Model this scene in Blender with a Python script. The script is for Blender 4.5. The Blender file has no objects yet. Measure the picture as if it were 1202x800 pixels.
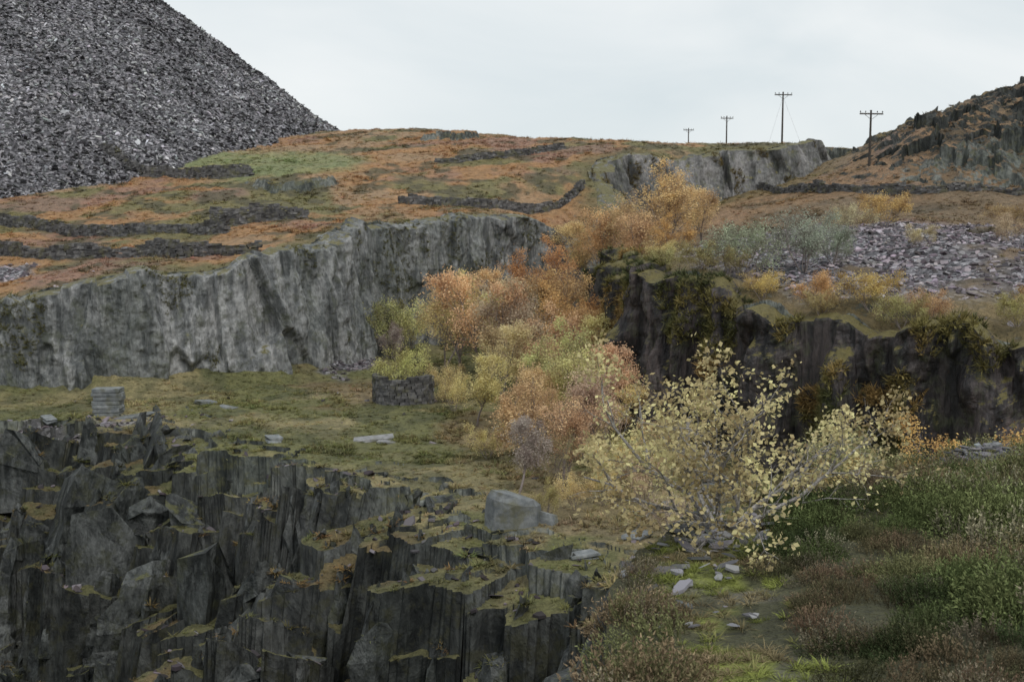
import bpy, math, random, time
import numpy as np
T0=time.time()
rng=np.random.default_rng(11)
random.seed(5)
scn=bpy.context.scene
scn.view_settings.view_transform='Standard'
scn.view_settings.look='None'
scn.view_settings.exposure=0
# ------------------------------------------------------------------ noise
def h2(ix,iy,seed):
    n=(ix.astype(np.int64)*374761393+iy.astype(np.int64)*668265263+seed*974634777)&0xffffffff
    n=((n^(n>>13))*1274126177)&0xffffffff
    n=((n^(n>>15))*2246822519)&0xffffffff
    n=n^(n>>16)
    return (n&0xffffff)/float(0xffffff)
def vn(x,y,seed):
    ix=np.floor(x);iy=np.floor(y);fx=x-ix;fy=y-iy
    fx=fx*fx*(3-2*fx);fy=fy*fy*(3-2*fy)
    a=h2(ix,iy,seed);b=h2(ix+1,iy,seed);c=h2(ix,iy+1,seed);d=h2(ix+1,iy+1,seed)
    return (a+(b-a)*fx)*(1-fy)+(c+(d-c)*fx)*fy
def fbm(x,y,sc,o,seed):
    s=0;a=1;t=0
    for i in range(o):
        s=s+a*(vn(x/sc+17.3*i,y/sc-9.1*i,seed+i)*2-1);t+=a;a*=.5;sc*=.5
    return s/t*1.4
def vor(x,y,seed):
    ix=np.floor(x);iy=np.floor(y)
    b1=np.full(x.shape,1e9);b2=np.full(x.shape,1e9)
    cx=np.zeros(x.shape);cy=np.zeros(x.shape);r=np.zeros(x.shape)
    for i in(-1,0,1):
        for j in(-1,0,1):
            gx=ix+i;gy=iy+j
            px=gx+.1+.8*h2(gx,gy,seed);py=gy+.1+.8*h2(gx,gy,seed+50)
            d=(px-x)**2+(py-y)**2
            m=d<b1
            b2=np.where(m,b1,np.minimum(b2,d))
            cx=np.where(m,px,cx);cy=np.where(m,py,cy);r=np.where(m,h2(gx,gy,seed+90),r)
            b1=np.where(m,d,b1)
    return cx,cy,r,np.sqrt(b2)-np.sqrt(b1)
def ss(a,b,x):
    t=np.clip((x-a)/(b-a),0,1);return t*t*(3-2*t)
def sd(x,y,P):
    best=np.full(x.shape,1e18);ins=np.zeros(x.shape,bool);n=len(P)
    for i in range(n):
        x0,y0=P[i];x1,y1=P[(i+1)%n];dx=x1-x0;dy=y1-y0
        t=np.clip(((x-x0)*dx+(y-y0)*dy)/(dx*dx+dy*dy),0,1)
        best=np.minimum(best,(x-x0-t*dx)**2+(y-y0-t*dy)**2)
        if y0!=y1:
            c=((y0>y)!=(y1>y))&(x<(dx*(y-y0)/(y1-y0)+x0));ins^=c
    return np.where(ins,1,-1)*np.sqrt(best)
class RBF:
    def __init__(s,pts):
        p=np.array(pts,float);s.p=p[:,:2];n=len(p)
        d=np.linalg.norm(s.p[:,None]-s.p[None],axis=2)
        K=s.k(d)+np.eye(n)*2.0
        A=np.zeros((n+3,n+3));A[:n,:n]=K;A[:n,n]=1;A[:n,n+1:]=s.p;A[n,:n]=1;A[n+1:,:n]=s.p.T
        s.w=np.linalg.solve(A,np.r_[p[:,2],0,0,0])
    def k(s,r): return r*r*np.log(r+1e-6)
    def __call__(s,x,y):
        n=len(s.p);o=s.w[n]+s.w[n+1]*x+s.w[n+2]*y
        for i in range(n):
            o=o+s.w[i]*s.k(np.sqrt((x-s.p[i,0])**2+(y-s.p[i,1])**2))
        return o
def chaikin(P):
    P=[np.array(p,float) for p in P];Q=[P[0]]
    for a,b in zip(P[:-1],P[1:]): Q+= [a*.75+b*.25,a*.25+b*.75]
    Q.append(P[-1]);return [tuple(q) for q in Q]
# ------------------------------------------------------------------ plan of the place (metres, eye level = 0)
MAINLINE=chaikin([(-62,72),(-36.2,80),(-29,82),(-24,85),(-19.6,86.5),(-15.7,94),(-13.3,103),(-7,112),(0,118),(5.5,121),(9,125)])
BACKLINE=chaikin([(9,125),(11,135),(10,147),(15.4,150),(23,150),(27,153),(33,152),(38.8,155),(43,162)])
UP=[(-150,60)]+MAINLINE+BACKLINE[1:]+[(60,178),(120,200),(400,400),(-400,400),(-400,60)]
BUTT=chaikin([(7,112),(8.5,104),(9,95),(8.6,84),(8.0,74),(9.0,69.5),(12.5,64),(16.5,58.5),(21,54.5),(27,51.5),(36,47),(50,40),(64,36)])
SP=BUTT+[(400,30),(400,400),(120,200),(60,178)]+BACKLINE[::-1]
EDGE=[(-90,70),(-30.7,67.4),(-21.5,67.4),(-16.6,58.7),(-9.3,52.7),(-6.1,49.4),(-4.3,46.4),(-1.6,41.4),(0,40.3),(2.3,38.3),(3.3,36.4),(4.6,31),(5.5,25),(5.5,12)]
BP=EDGE+[(80,12),(80,135),(-90,135)]
FP=[(-2.5,-3),(-.7,1),(0.25,4),(.5,6.2),(.85,9.7),(1.3,11.4),(2.3,13.2),(3.9,14.4),(5.5,15.7),(7.4,17.6),(9.2,19.6),(14,25),(22,28),(60,30),(120,0),(60,-80),(-60,-80),(-20,-10)]
zU_=RBF([(-62,74,-6.2),(-36,81,-5.6),(-28,84,-3.6),(-23,86,-3.6),(-19,88,-2.2),(-17,92,-2.2),(-15,96,-1.0),(-13,104,-.3),(-7,113,0),(1,119,.6),(7,123,-2.0),
 (-58,130,1.2),(-55,150,5.2),(-31,200,15.2),(-20,200,15.4),(-6,200,15.0),(13,188,11.8),(10,152,9.0),(15.4,152,9.5),(23,152,8.6),(38,157,10.7),(43,163,10.5),(11,138,3.2),
 (-20,260,8),(10,260,8),(40,215,11),(40,260,12),(-80,220,10),(60,180,11)])
zS_=RBF([(9,112,-6.6),(16.6,115,-3.5),(15.4,148,1.1),(27,148,2.4),(36,150,5.2),(30,100,-.2),(44,100,-.4),(15.4,90,-2),(9,76,-3.0),(12.5,67,-3.6),(16.5,61,-4.2),(21,57,-4.6),(27,54,-5.0),(36,49.5,-5.4),(50,43,-6.),
 (35,64,-3),(55,125,3.4),(60,100,1),(43.5,140,6.4),(47,152,9.2),(30,125,.9),(36,135,3),(62,142,14.5),(54,141,12.0),(48,139,9.0),(48,127,3.6),(62,128,5),(75,140,17),(60,165,13),(18,80,-2.2)])
def gpit(d):
    return np.interp(d,[-4,-.3,.5,2.0,2.6,5.2,6.0,8.8,9.6,12.5,13.2,16,17,40],[0,.2,1.4,2.0,4.4,5.2,10.2,11.2,15.5,16.6,20.5,21.5,25.5,27])
def T(x,y):
    x=np.asarray(x,float);y=np.asarray(y,float)
    R={}
    dU=sd(x,y,UP);dS=sd(x,y,SP);dB=sd(x,y,BP);dF=sd(x,y,FP)
    zb=-12+.3*fbm(x,y,7,3,3)+.12*fbm(x,y,1.2,2,4)
    zb=zb+5.2*ss(100,120,y)*ss(-4,5,x)-1.6*ss(7,0,np.abs(dS+3))*(x>5)*ss(40,55,y)*ss(84,76,y)
    zb=zb+1.6*ss(-5,0,dU)*(.4+.6*ss(-.2,.5,fbm(x,y,9,2,8)))*(y<125)
    z=zb.copy()
    m=(dB<6)&(dU<0)&(dF<3)
    if m.any():
        xm=x[m];ym=y[m]
        wx=xm+.6*fbm(xm,ym,2.6,3,21);wy=ym+.6*fbm(xm,ym,2.6,3,22)
        ca,sa=math.cos(.45),math.sin(.45)
        a=wx*ca+wy*sa;b=-wx*sa+wy*ca
        c0x,c0y,r0,e0=vor(a/6.5,b/3.4,29)
        c1x,c1y,r1,e1=vor(a/2.6,b/1.7,31)
        p0=c0x*6.5;q0=c0y*3.4;p1=c1x*2.6;q1=c1y*1.7
        pa=.45*p0+.55*p1;qa=.45*q0+.55*q1
        cx=pa*ca-qa*sa;cy=pa*sa+qa*ca
        dq=-sd(cx,cy,BP)+3.2*fbm(cx,cy,11,2,37)+.3
        dq=np.where(dq>0,dq*(1+.8*ss(-13,-6,cx)),dq)
        f=ss(-4.5,1.0,dq)
        zz=-12-gpit(dq)-f*(r0*2.4+r1*1.4-.8)
        zz=zz+f*((a-p1)*(r0-.5)*1.1+(b-q1)*(r1-.5)*1.1)+.14*fbm(xm,ym,.8,3,41)
        zn=-.46*ym-1.8-np.maximum(ym-23,0)*2.6-.3*np.maximum(xm+2,0)*3
        zz=np.maximum(zz,np.where(ym<40,zn+.8*fbm(xm,ym,3,3,43),-99))
        z[m]=np.where(f>0.001,np.minimum(zz,zb[m]+.5*f)*f+zb[m]*(1-f),zb[m])
    far=ss(250,420,np.hypot(x,y))
    zS=zS_(x,y)+.45*fbm(x,y,6,3,5)+.15*fbm(x,y,1,2,6)
    zS=np.clip(zS,-9,22)+ss(6,0,dS)*(y<100)*.9*fbm(x,y,3.2,3,55)
    cr=ss(42,52,x)*ss(125,130,y)
    a,b,r,e=vor(x/3.6+.5*fbm(x,y,3,3,9),y/2.2+.4*fbm(x,y,3,3,19),51)
    zS=zS+cr*((r-.5)*3.0+.8*fbm(x,y,1.5,3,52))
    zU=zU_(x,y);zU=np.clip(zU,-12,24)
    oc=fbm(x,y,15,3,61)
    zU=zU+.4*fbm(x,y,7,3,7)+.12*fbm(x,y,1,2,12)
    g=np.exp(-((x+25)/5.)**2-((y-137)/3)**2)+np.exp(-((x+8)/4)**2-((y-172)/3)**2); zU=zU+ss(.3,.55,g+.3*fbm(x,y,2.5,3,67))*1.1
    wS=ss(-.35,.25,dS);wU=ss(-.1,.5,dU)
    z=z+(zS-z)*wS
    z=z+(zU-z)*wU
    zF=-2.05-.112*y+.035*x+.13*fbm(x,y,1.8,3,14)+.14*fbm(x,y,5,2,15)
    zF=np.maximum(zF,-6.2)
    sl=np.where(x<2.2,2.6,1.35)
    zFo=zF-sl*np.maximum(-dF,0)*(1+.25*fbm(x,y,1.0,2,16))
    onF=zFo>z
    z=np.maximum(z,zFo)
    tip=65.6-.725*np.hypot(x+100,y-215)+1.0*fbm(x,y,14,3,71)+.3*fbm(x,y,2.0,2,72)
    onT=(tip>z)
    z=np.maximum(z,tip)
    z=z*(1-far)+(2+6*fbm(x,y,120,3,77))*far
    R.update(z=z,dU=dU,dS=dS,dB=dB,dF=dF,onF=onF,onT=onT,wS=wS*(1-wU),wU=wU,oc=oc)
    return R
def warp(x,y,z,R):
    """rock walls of the pit lean and are rough, not plumb"""
    k=ss(2,-1,R['dB'])*(R['dU']<0)*(~R['onF'])*ss(18,26,y)
    q=np.clip(-12.5-z,0,14)
    return x+k*(-.10*q+.35*fbm(y,z*1.0,2.2,3,401)),y+k*(.4*fbm(x,z,2.4,3,402)-.03*q)
def mixc(a,b,w):
    return a*(1-w[:,None])+np.asarray(b,float)*w[:,None]
def pathx(y): return np.interp(y,[3,5.5,7,8.5,10,11.5,13],[1.15,1.25,1.55,1.72,1.75,2.1,2.4])
def pathmask(x,y,wd=0.):
    return ss(.52+wd,.25+wd,np.abs(x-pathx(y))+.25*fbm(x,y,.9,3,108))*ss(14,12.5,y)
def groundcol(x,y,R):
    n=len(x)
    c=np.tile(np.array([.135,.135,.058]),(n,1))
    n1=fbm(x,y,6,4,101);n2=fbm(x,y,2.2,3,102);n3=fbm(x,y,11,4,103);n4=fbm(x,y,25,3,104)
    c=mixc(c,(.27,.225,.125),ss(-.05,.6,n1)*.7)
    c=mixc(c,(.075,.08,.042),ss(.0,.5,n2)*.6)
    c=mixc(c,(.21,.14,.09),ss(.2,.6,n3)*.5)
    c=mixc(c,(.26,.20,.125),ss(-2,2,x)*ss(72,60,y)*ss(-.4,.4,n2)*.6)
    p=ss(0,-2,R['dB'])
    c=mixc(c,(.09,.088,.042),p*.85);c=mixc(c,(.14,.10,.052),p*ss(.1,.5,n2)*.7)
    w=R['wS']
    s=np.tile(np.array([.17,.125,.08]),(n,1))
    s=mixc(s,(.10,.08,.055),ss(0,.4,n1))
    s=mixc(s,(.23,.16,.13),ss(.1,.5,n3)*.8)
    s=mixc(s,(.25,.16,.09),ss(118,128,y)*ss(-.3,.3,n1)*.8)
    s=mixc(s,(.075,.058,.038),ss(42,52,x)*ss(125,130,y)*ss(-.5,.2,n2)*.85)
    s=mixc(s,(.17,.135,.06),ss(10,4,R['dS'])*.6)
    c=c*(1-w[:,None])+s*w[:,None]
    w=R['wU']
    u=np.tile(np.array([.31,.18,.088]),(n,1))
    u=mixc(u,(.29,.21,.135),ss(-.1,.5,n3)*.75)
    u=mixc(u,(.15,.145,.068),ss(-.08,.28,n1+.5*n4)*.88)
    u=mixc(u,(.24,.15,.125),ss(.1,.5,-n3)*.7)
    u=mixc(u,(.085,.077,.048),ss(.15,.5,n2+.4*n1)*.8)
    gp=np.exp(-((x+36)/11)**2-((y-156)/13)**2)+.9*np.exp(-((x+24)/8)**2-((y-150)/8)**2)
    u=mixc(u,(.20,.23,.11),ss(.3,.8,gp+.3*n1)*.8)
    u=mixc(u,(.12,.11,.055),ss(4,.5,R['dU']+n2)*.75)
    c=c*(1-w[:,None])+u*w[:,None]
    f=R['onF'].astype(float)
    g=np.tile(np.array([.06,.06,.032]),(n,1))
    pth=pathmask(x,y)
    g=mixc(g,(.19,.21,.05),pth*ss(-.4,.3,fbm(x,y,.5,3,105)));g=mixc(g,(.13,.12,.105),pth*ss(.1,.35,fbm(x,y,.7,2,106))*.8)
    c=c*(1-f[:,None])+g*f[:,None]
    scr=R['onT'].astype(float)
    q=R['wS']*ss(102,94,y)*ss(2.0,5,R['dS']+n2)*ss(58,66,y+.05*x)*ss(-.5,-.1,fbm(x,y,9,3,107)+.2)
    scr=np.maximum(scr,q)
    scr=np.maximum(scr,R['wU']*ss(5,3,np.hypot(x+43,(y-92)*1.3)+n2))
    t=np.exp(-((x+13.5)/2.6)**2-((y-94)/7)**2)
    scr=np.maximum(scr,ss(.3,.6,t+.25*n2)*(R['dU']<0)*(y<105))
    scr=np.maximum(scr,ss(.45,.8,np.exp(-((x+27)/8)**2-((y-67.8)/1.3)**2)+.35*n2)*(R['dB']>-1.5)*.9)
    return np.clip(c,0.01,1),scr
# ------------------------------------------------------------------ mesh helper
def mesh_np(name,V,F,mats=(),matidx=None,cols=None,attrs=None,smooth=False):
    me=bpy.data.meshes.new(name)
    V=np.asarray(V,np.float32);F=np.asarray(F,np.int32);k=F.shape[1]
    me.vertices.add(len(V));me.vertices.foreach_set('co',V.ravel())
    me.loops.add(F.size);me.loops.foreach_set('vertex_index',F.ravel())
    me.polygons.add(len(F));me.polygons.foreach_set('loop_start',np.arange(0,F.size,k,dtype=np.int32))
    me.update(calc_edges=True)
    for m in mats: me.materials.append(m)
    if matidx is not None: me.polygons.foreach_set('material_index',np.asarray(matidx,np.int32))
    me.polygons.foreach_set('use_smooth',np.full(len(F),smooth))
    if cols:
        for n,c in cols.items():
            a=me.color_attributes.new(n,'FLOAT_COLOR','POINT')
            cc=np.ones((len(V),4),np.float32);cc[:,:c.shape[1]]=c
            a.data.foreach_set('color',cc.ravel())
    if attrs:
        for n,c in attrs.items():
            a=me.attributes.new(n,'FLOAT','POINT');a.data.foreach_set('value',np.asarray(c,np.float32))
    me.update()
    return me
def obj(name,me,loc=(0,0,0),rot=(0,0,0),scale=(1,1,1),parent=None,color=None):
    o=bpy.data.objects.new(name,me);scn.collection.objects.link(o)
    o.location=loc;o.rotation_euler=rot;o.scale=scale
    if parent:o.parent=parent
    if color:o.color=(*color,1)
    return o
# ------------------------------------------------------------------ materials
class N:
    def __init__(s,name):
        s.m=bpy.data.materials.new(name);s.m.use_nodes=True;s.nt=s.m.node_tree;s.nt.nodes.clear()
        s.out=s.nt.nodes.new('ShaderNodeOutputMaterial')
    def n(s,t,**k):
        d=s.nt.nodes.new('ShaderNode'+t)
        for a,b in k.items(): setattr(d,a,b)
        return d
    def l(s,a,b): s.nt.links.new(a,b)
    def pos(s,scale=(1,1,1),rot=(0,0,0)):
        g=s.n('NewGeometry');mp=s.n('Mapping');mp.inputs['Scale'].default_value=scale;mp.inputs['Rotation'].default_value=rot
        s.l(g.outputs['Position'],mp.inputs['Vector']);return mp.outputs[0]
    def noise(s,vec,sc,det=5,rough=.6,dist=0):
        t=s.n('TexNoise');t.inputs['Scale'].default_value=sc;t.inputs['Detail'].default_value=det;t.inputs['Roughness'].default_value=rough;t.inputs['Distortion'].default_value=dist
        if vec is not None:s.l(vec,t.inputs['Vector'])
        return t.outputs['Fac']
    def ramp(s,fac,stops):
        r=s.n('ValToRGB');e=r.color_ramp.elements
        while len(e)>1:e.remove(e[-1])
        e[0].position=stops[0][0];e[0].color=(*stops[0][1],1)
        for p,c in stops[1:]:
            q=e.new(p);q.color=(*c,1)
        s.l(fac,r.inputs[0]);return r.outputs[0]
    def mix(s,f,a,b,mode='MIX'):
        m=s.n('MixRGB',blend_type=mode)
        for i,v in enumerate((f,a,b)):
            if isinstance(v,(int,float)): m.inputs[i].default_value=v if i==0 else (v,v,v,1)
            elif isinstance(v,tuple): m.inputs[i].default_value=(*v,1)
            else:s.l(v,m.inputs[i])
        return m.outputs[0]
    def math(s,op,a,b=0.,c=0.,clamp=False):
        m=s.n('Math',operation=op,use_clamp=clamp)
        for i,v in enumerate((a,b,c)):
            if isinstance(v,(int,float)):m.inputs[i].default_value=v
            else:s.l(v,m.inputs[i])
        return m.outputs[0]
    def mr(s,v,a,b,c=0.,d=1.):
        m=s.n('MapRange',interpolation_type='SMOOTHSTEP')
        for i,q in enumerate((v,a,b,c,d)):
            if isinstance(q,(int,float)):m.inputs[i].default_value=q
            else:s.l(q,m.inputs[i])
        return m.outputs[0]
    def bump(s,h,st,dist,prev=None):
        b=s.n('Bump');b.inputs['Strength'].default_value=st;b.inputs['Distance'].default_value=dist
        s.l(h,b.inputs['Height'])
        if prev is not None:s.l(prev,b.inputs['Normal'])
        return b.outputs[0]
    def bsdf(s,col,rough=.85,normal=None,spec=.3):
        b=s.n('BsdfPrincipled')
        if isinstance(col,tuple):b.inputs['Base Color'].default_value=(*col,1)
        else:s.l(col,b.inputs['Base Color'])
        b.inputs['Roughness'].default_value=rough;b.inputs['Specular IOR Level'].default_value=spec
        if normal is not None:s.l(normal,b.inputs['Normal'])
        s.l(b.outputs[0],s.out.inputs[0]);return b
def rockparts(m,st=.3):
    n1=m.noise(m.pos((1,1,st),(.1,.22,0)),.6,5,.65,.6);n2=m.noise(m.pos((1,1,st*.4),(0.12,.3,0)),2.0,3,.65)
    n3=m.noise(m.pos((1,1,.6)),3.2,4,.7);big=m.noise(m.pos((1,1,.5)),.16,3,.6)
    return m.math('ADD',m.math('MULTIPLY',n1,.58),m.math('MULTIPLY',n2,.42)),n3,big
def rockcolor(m,pt,tone):
    f,n3,big=pt
    c=m.ramp(f,[(.33,tone[0]),(.46,tone[1]),(.57,tone[2]),(.68,tone[1])])
    c=m.mix(.8,c,m.ramp(n3,[(.3,(.5,.5,.5)),(.55,(1,1,1)),(.75,(1.4,1.4,1.35))]),'MULTIPLY')
    c=m.mix(.85,c,m.ramp(big,[(.35,(.5,.53,.52)),(.6,(1.15,1.13,1.15))]),'MULTIPLY')
    return c
def rockbump(m,pt,crack=.25,csc=.5):
    b=m.bump(pt[0],1.0,.55)
    if crack>0:
        vo=m.n('TexVoronoi',feature='DISTANCE_TO_EDGE');vo.inputs['Scale'].default_value=csc
        m.l(m.pos((1,1,.22),(.05,.15,.3)),vo.inputs['Vector'])
        b=m.bump(m.mr(vo.outputs['Distance'],0,.05),crack,.12,b)
    return m.bump(pt[1],.8,.12,b)
def rockmat(name,tone,mossc=(.11,.10,.045),mossn=.45,crack=.25,stain=.4,st=.3,stainc=(.10,.11,.06)):
    m=N(name);pt=rockparts(m,st);c=rockcolor(m,pt,tone)
    big=m.noise(m.pos(),.9,5,.72)
    c=m.mix(m.mr(big,.5,.64,0,stain),c,stainc)
    g=m.n('NewGeometry');sx=m.n('SeparateXYZ');m.l(g.outputs['True Normal'],sx.inputs[0])
    k=m.math('ADD',sx.outputs[2],m.math('MULTIPLY',m.math('SUBTRACT',big,.5),2.4))
    mk=m.mix(pt[1],tuple(q*.35 for q in mossc),tuple(q*2.1 for q in mossc))
    c=m.mix(m.mr(k,mossn,mossn+.25),c,mk)
    m.bsdf(c,.62,rockbump(m,pt,crack),.35);return m.m
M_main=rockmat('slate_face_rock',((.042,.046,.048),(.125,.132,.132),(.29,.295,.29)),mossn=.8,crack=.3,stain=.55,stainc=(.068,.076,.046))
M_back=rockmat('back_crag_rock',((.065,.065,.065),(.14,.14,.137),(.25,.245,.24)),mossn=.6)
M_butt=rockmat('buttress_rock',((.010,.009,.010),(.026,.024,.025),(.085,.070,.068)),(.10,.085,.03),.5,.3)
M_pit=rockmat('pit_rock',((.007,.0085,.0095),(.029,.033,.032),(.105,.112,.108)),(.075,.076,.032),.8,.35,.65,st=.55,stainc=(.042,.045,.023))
def terrainmat():
    m=N('quarry_ground')
    a=m.n('VertexColor',layer_name='Col');b=m.n('VertexColor',layer_name='Msk')
    sx=m.n('SeparateColor');m.l(b.outputs[0],sx.inputs[0])
    scr,upper,pit=sx.outputs[0],sx.outputs[1],sx.outputs[2]
    p=m.pos()
    n1=m.noise(p,1.2,5,.7);n2=m.noise(p,7,3,.7)
    gc=m.mix(.9,a.outputs[0],m.ramp(n1,[(.3,(.55,.56,.55)),(.5,(1,1,1)),(.7,(1.45,1.4,1.35))]),'MULTIPLY')
    gc=m.mix(.7,gc,m.ramp(n2,[(.3,(.5,.5,.5)),(.6,(1.25,1.25,1.25))]),'MULTIPLY')
    vo2=m.n('TexVoronoi');vo2.inputs['Scale'].default_value=3.5;m.l(p,vo2.inputs['Vector'])
    sc2=m.n('SeparateColor');m.l(vo2.outputs['Color'],sc2.inputs[0])
    s=m.ramp(sc2.outputs[1],[(.1,(.045,.045,.05)),(.5,(.11,.107,.118)),(.75,(.18,.175,.19)),(.95,(.36,.35,.37))])
    c=m.mix(scr,gc,s)
    g=m.n('NewGeometry');nx=m.n('SeparateXYZ');m.l(g.outputs['True Normal'],nx.inputs[0])
    k=m.math('ADD',nx.outputs[2],m.math('MULTIPLY',m.math('SUBTRACT',n1,.5),.7))
    rk=m.mr(k,.62,.8,1,0)
    rk=m.math('MULTIPLY',rk,m.math('SUBTRACT',1.,scr,clamp=True))
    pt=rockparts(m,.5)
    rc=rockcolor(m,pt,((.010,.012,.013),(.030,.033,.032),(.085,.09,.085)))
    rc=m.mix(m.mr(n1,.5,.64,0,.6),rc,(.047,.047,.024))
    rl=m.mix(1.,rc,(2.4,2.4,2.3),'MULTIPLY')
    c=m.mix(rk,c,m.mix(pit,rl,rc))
    bb=rockbump(m,pt,0)
    b1=m.bump(n1,.8,.35);b1=m.bump(n2,.8,.12,b1)
    mv=m.n('Mix',data_type='VECTOR');m.l(rk,mv.inputs[0]);m.l(b1,mv.inputs[4]);m.l(bb,mv.inputs[5])
    m.bsdf(c,.8,mv.outputs[1],.25);return m.m
M_ter=terrainmat()
def tintmat(name,var=.35):
    m=N(name);at=m.n('Attribute',attribute_type='INSTANCER',attribute_name='tint')
    lv=m.n('Attribute',attribute_type='GEOMETRY',attribute_name='lv')
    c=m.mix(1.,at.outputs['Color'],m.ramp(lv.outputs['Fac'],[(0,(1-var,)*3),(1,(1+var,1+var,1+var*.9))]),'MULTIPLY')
    d=m.n('BsdfDiffuse');m.l(c,d.inputs[0]);m.l(d.outputs[0],m.out.inputs[0]);return m.m
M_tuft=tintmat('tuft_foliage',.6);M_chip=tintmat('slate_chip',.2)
def leafmat(name):
    m=N(name);oi=m.n('ObjectInfo');lv=m.n('Attribute',attribute_type='GEOMETRY',attribute_name='lv')
    c=m.mix(1.,oi.outputs['Color'],m.ramp(lv.outputs['Fac'],[(0,(.5,.44,.44)),(.5,(.95,.93,.95)),(1,(1.35,1.45,1.4))]),'MULTIPLY')
    d=m.n('BsdfDiffuse');t=m.n('BsdfTranslucent');mx=m.n('MixShader');mx.inputs[0].default_value=.3
    m.l(c,d.inputs[0]);m.l(c,t.inputs[0]);m.l(d.outputs[0],mx.inputs[1]);m.l(t.outputs[0],mx.inputs[2]);m.l(mx.outputs[0],m.out.inputs[0])
    return m.m
M_leaf=leafmat('autumn_leaf')
def barkmat(name,a,b):
    m=N(name);n=m.noise(m.pos(),25,3,.7);m.bsdf(m.ramp(n,[(.35,a),(.65,b)]),.8);return m.m
M_bark=barkmat('birch_bark',(.14,.11,.105),(.32,.28,.26))
M_barkg=barkmat('pale_bark',(.12,.11,.105),(.40,.38,.36))
M_wood=barkmat('pole_timber',(.035,.03,.027),(.08,.07,.06))
def stonemat(name,a,b,c3):
    m=N(name);p=m.pos();n=m.noise(p,2.5,6,.7);at=m.n('Attribute',attribute_type='GEOMETRY',attribute_name='lv')
    c=m.ramp(n,[(.3,a),(.5,b),(.72,c3)])
    c=m.mix(.9,c,m.ramp(at.outputs['Fac'],[(0,(.5,.5,.5)),(1,(1.5,1.5,1.5))]),'MULTIPLY')
    c=m.mix(m.mr(m.noise(p,1.1,4,.6),.5,.68,0,.65),c,(.12,.115,.06))
    m.bsdf(c,.75,m.bump(n,.7,.06));return m.m
M_wall=stonemat('dry_stone',(.045,.045,.047),(.09,.088,.09),(.19,.185,.18))
M_slab=stonemat('cut_slate',(.10,.10,.11),(.21,.21,.215),(.34,.34,.34))
M_block=stonemat('block_slate',(.07,.08,.085),(.14,.15,.155),(.24,.25,.25))
# ------------------------------------------------------------------ terrain sheet
ang=np.concatenate([np.linspace(-30,30,900),np.linspace(32,328,100)])
ang=np.radians(ang);na=len(ang)
rad=np.concatenate([np.geomspace(.3,3,16)[:-1],np.arange(3,25,.1),np.arange(25,35,.25),np.arange(35,75,.15),np.arange(75,165,.3),np.arange(165,262,.6),np.geomspace(262,2500,32)])
nr=len(rad)
X=(rad[:,None]*np.sin(ang)[None]).ravel();Y=(rad[:,None]*np.cos(ang)[None]).ravel()
R=T(X,Y);C,S=groundcol(X,Y,R)
i=np.arange(nr-1)[:,None]*na;j=np.arange(na)[None];j2=(j+1)%na
F=np.stack([i+j,i+j2,i+na+j2,i+na+j],-1).reshape(-1,4)[:,::-1]
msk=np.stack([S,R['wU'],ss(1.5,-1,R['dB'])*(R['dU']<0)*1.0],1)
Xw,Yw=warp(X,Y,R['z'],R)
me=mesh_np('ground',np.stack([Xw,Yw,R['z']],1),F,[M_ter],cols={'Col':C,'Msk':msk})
obj('ground',me)
print('terrain',time.time()-T0)
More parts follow.
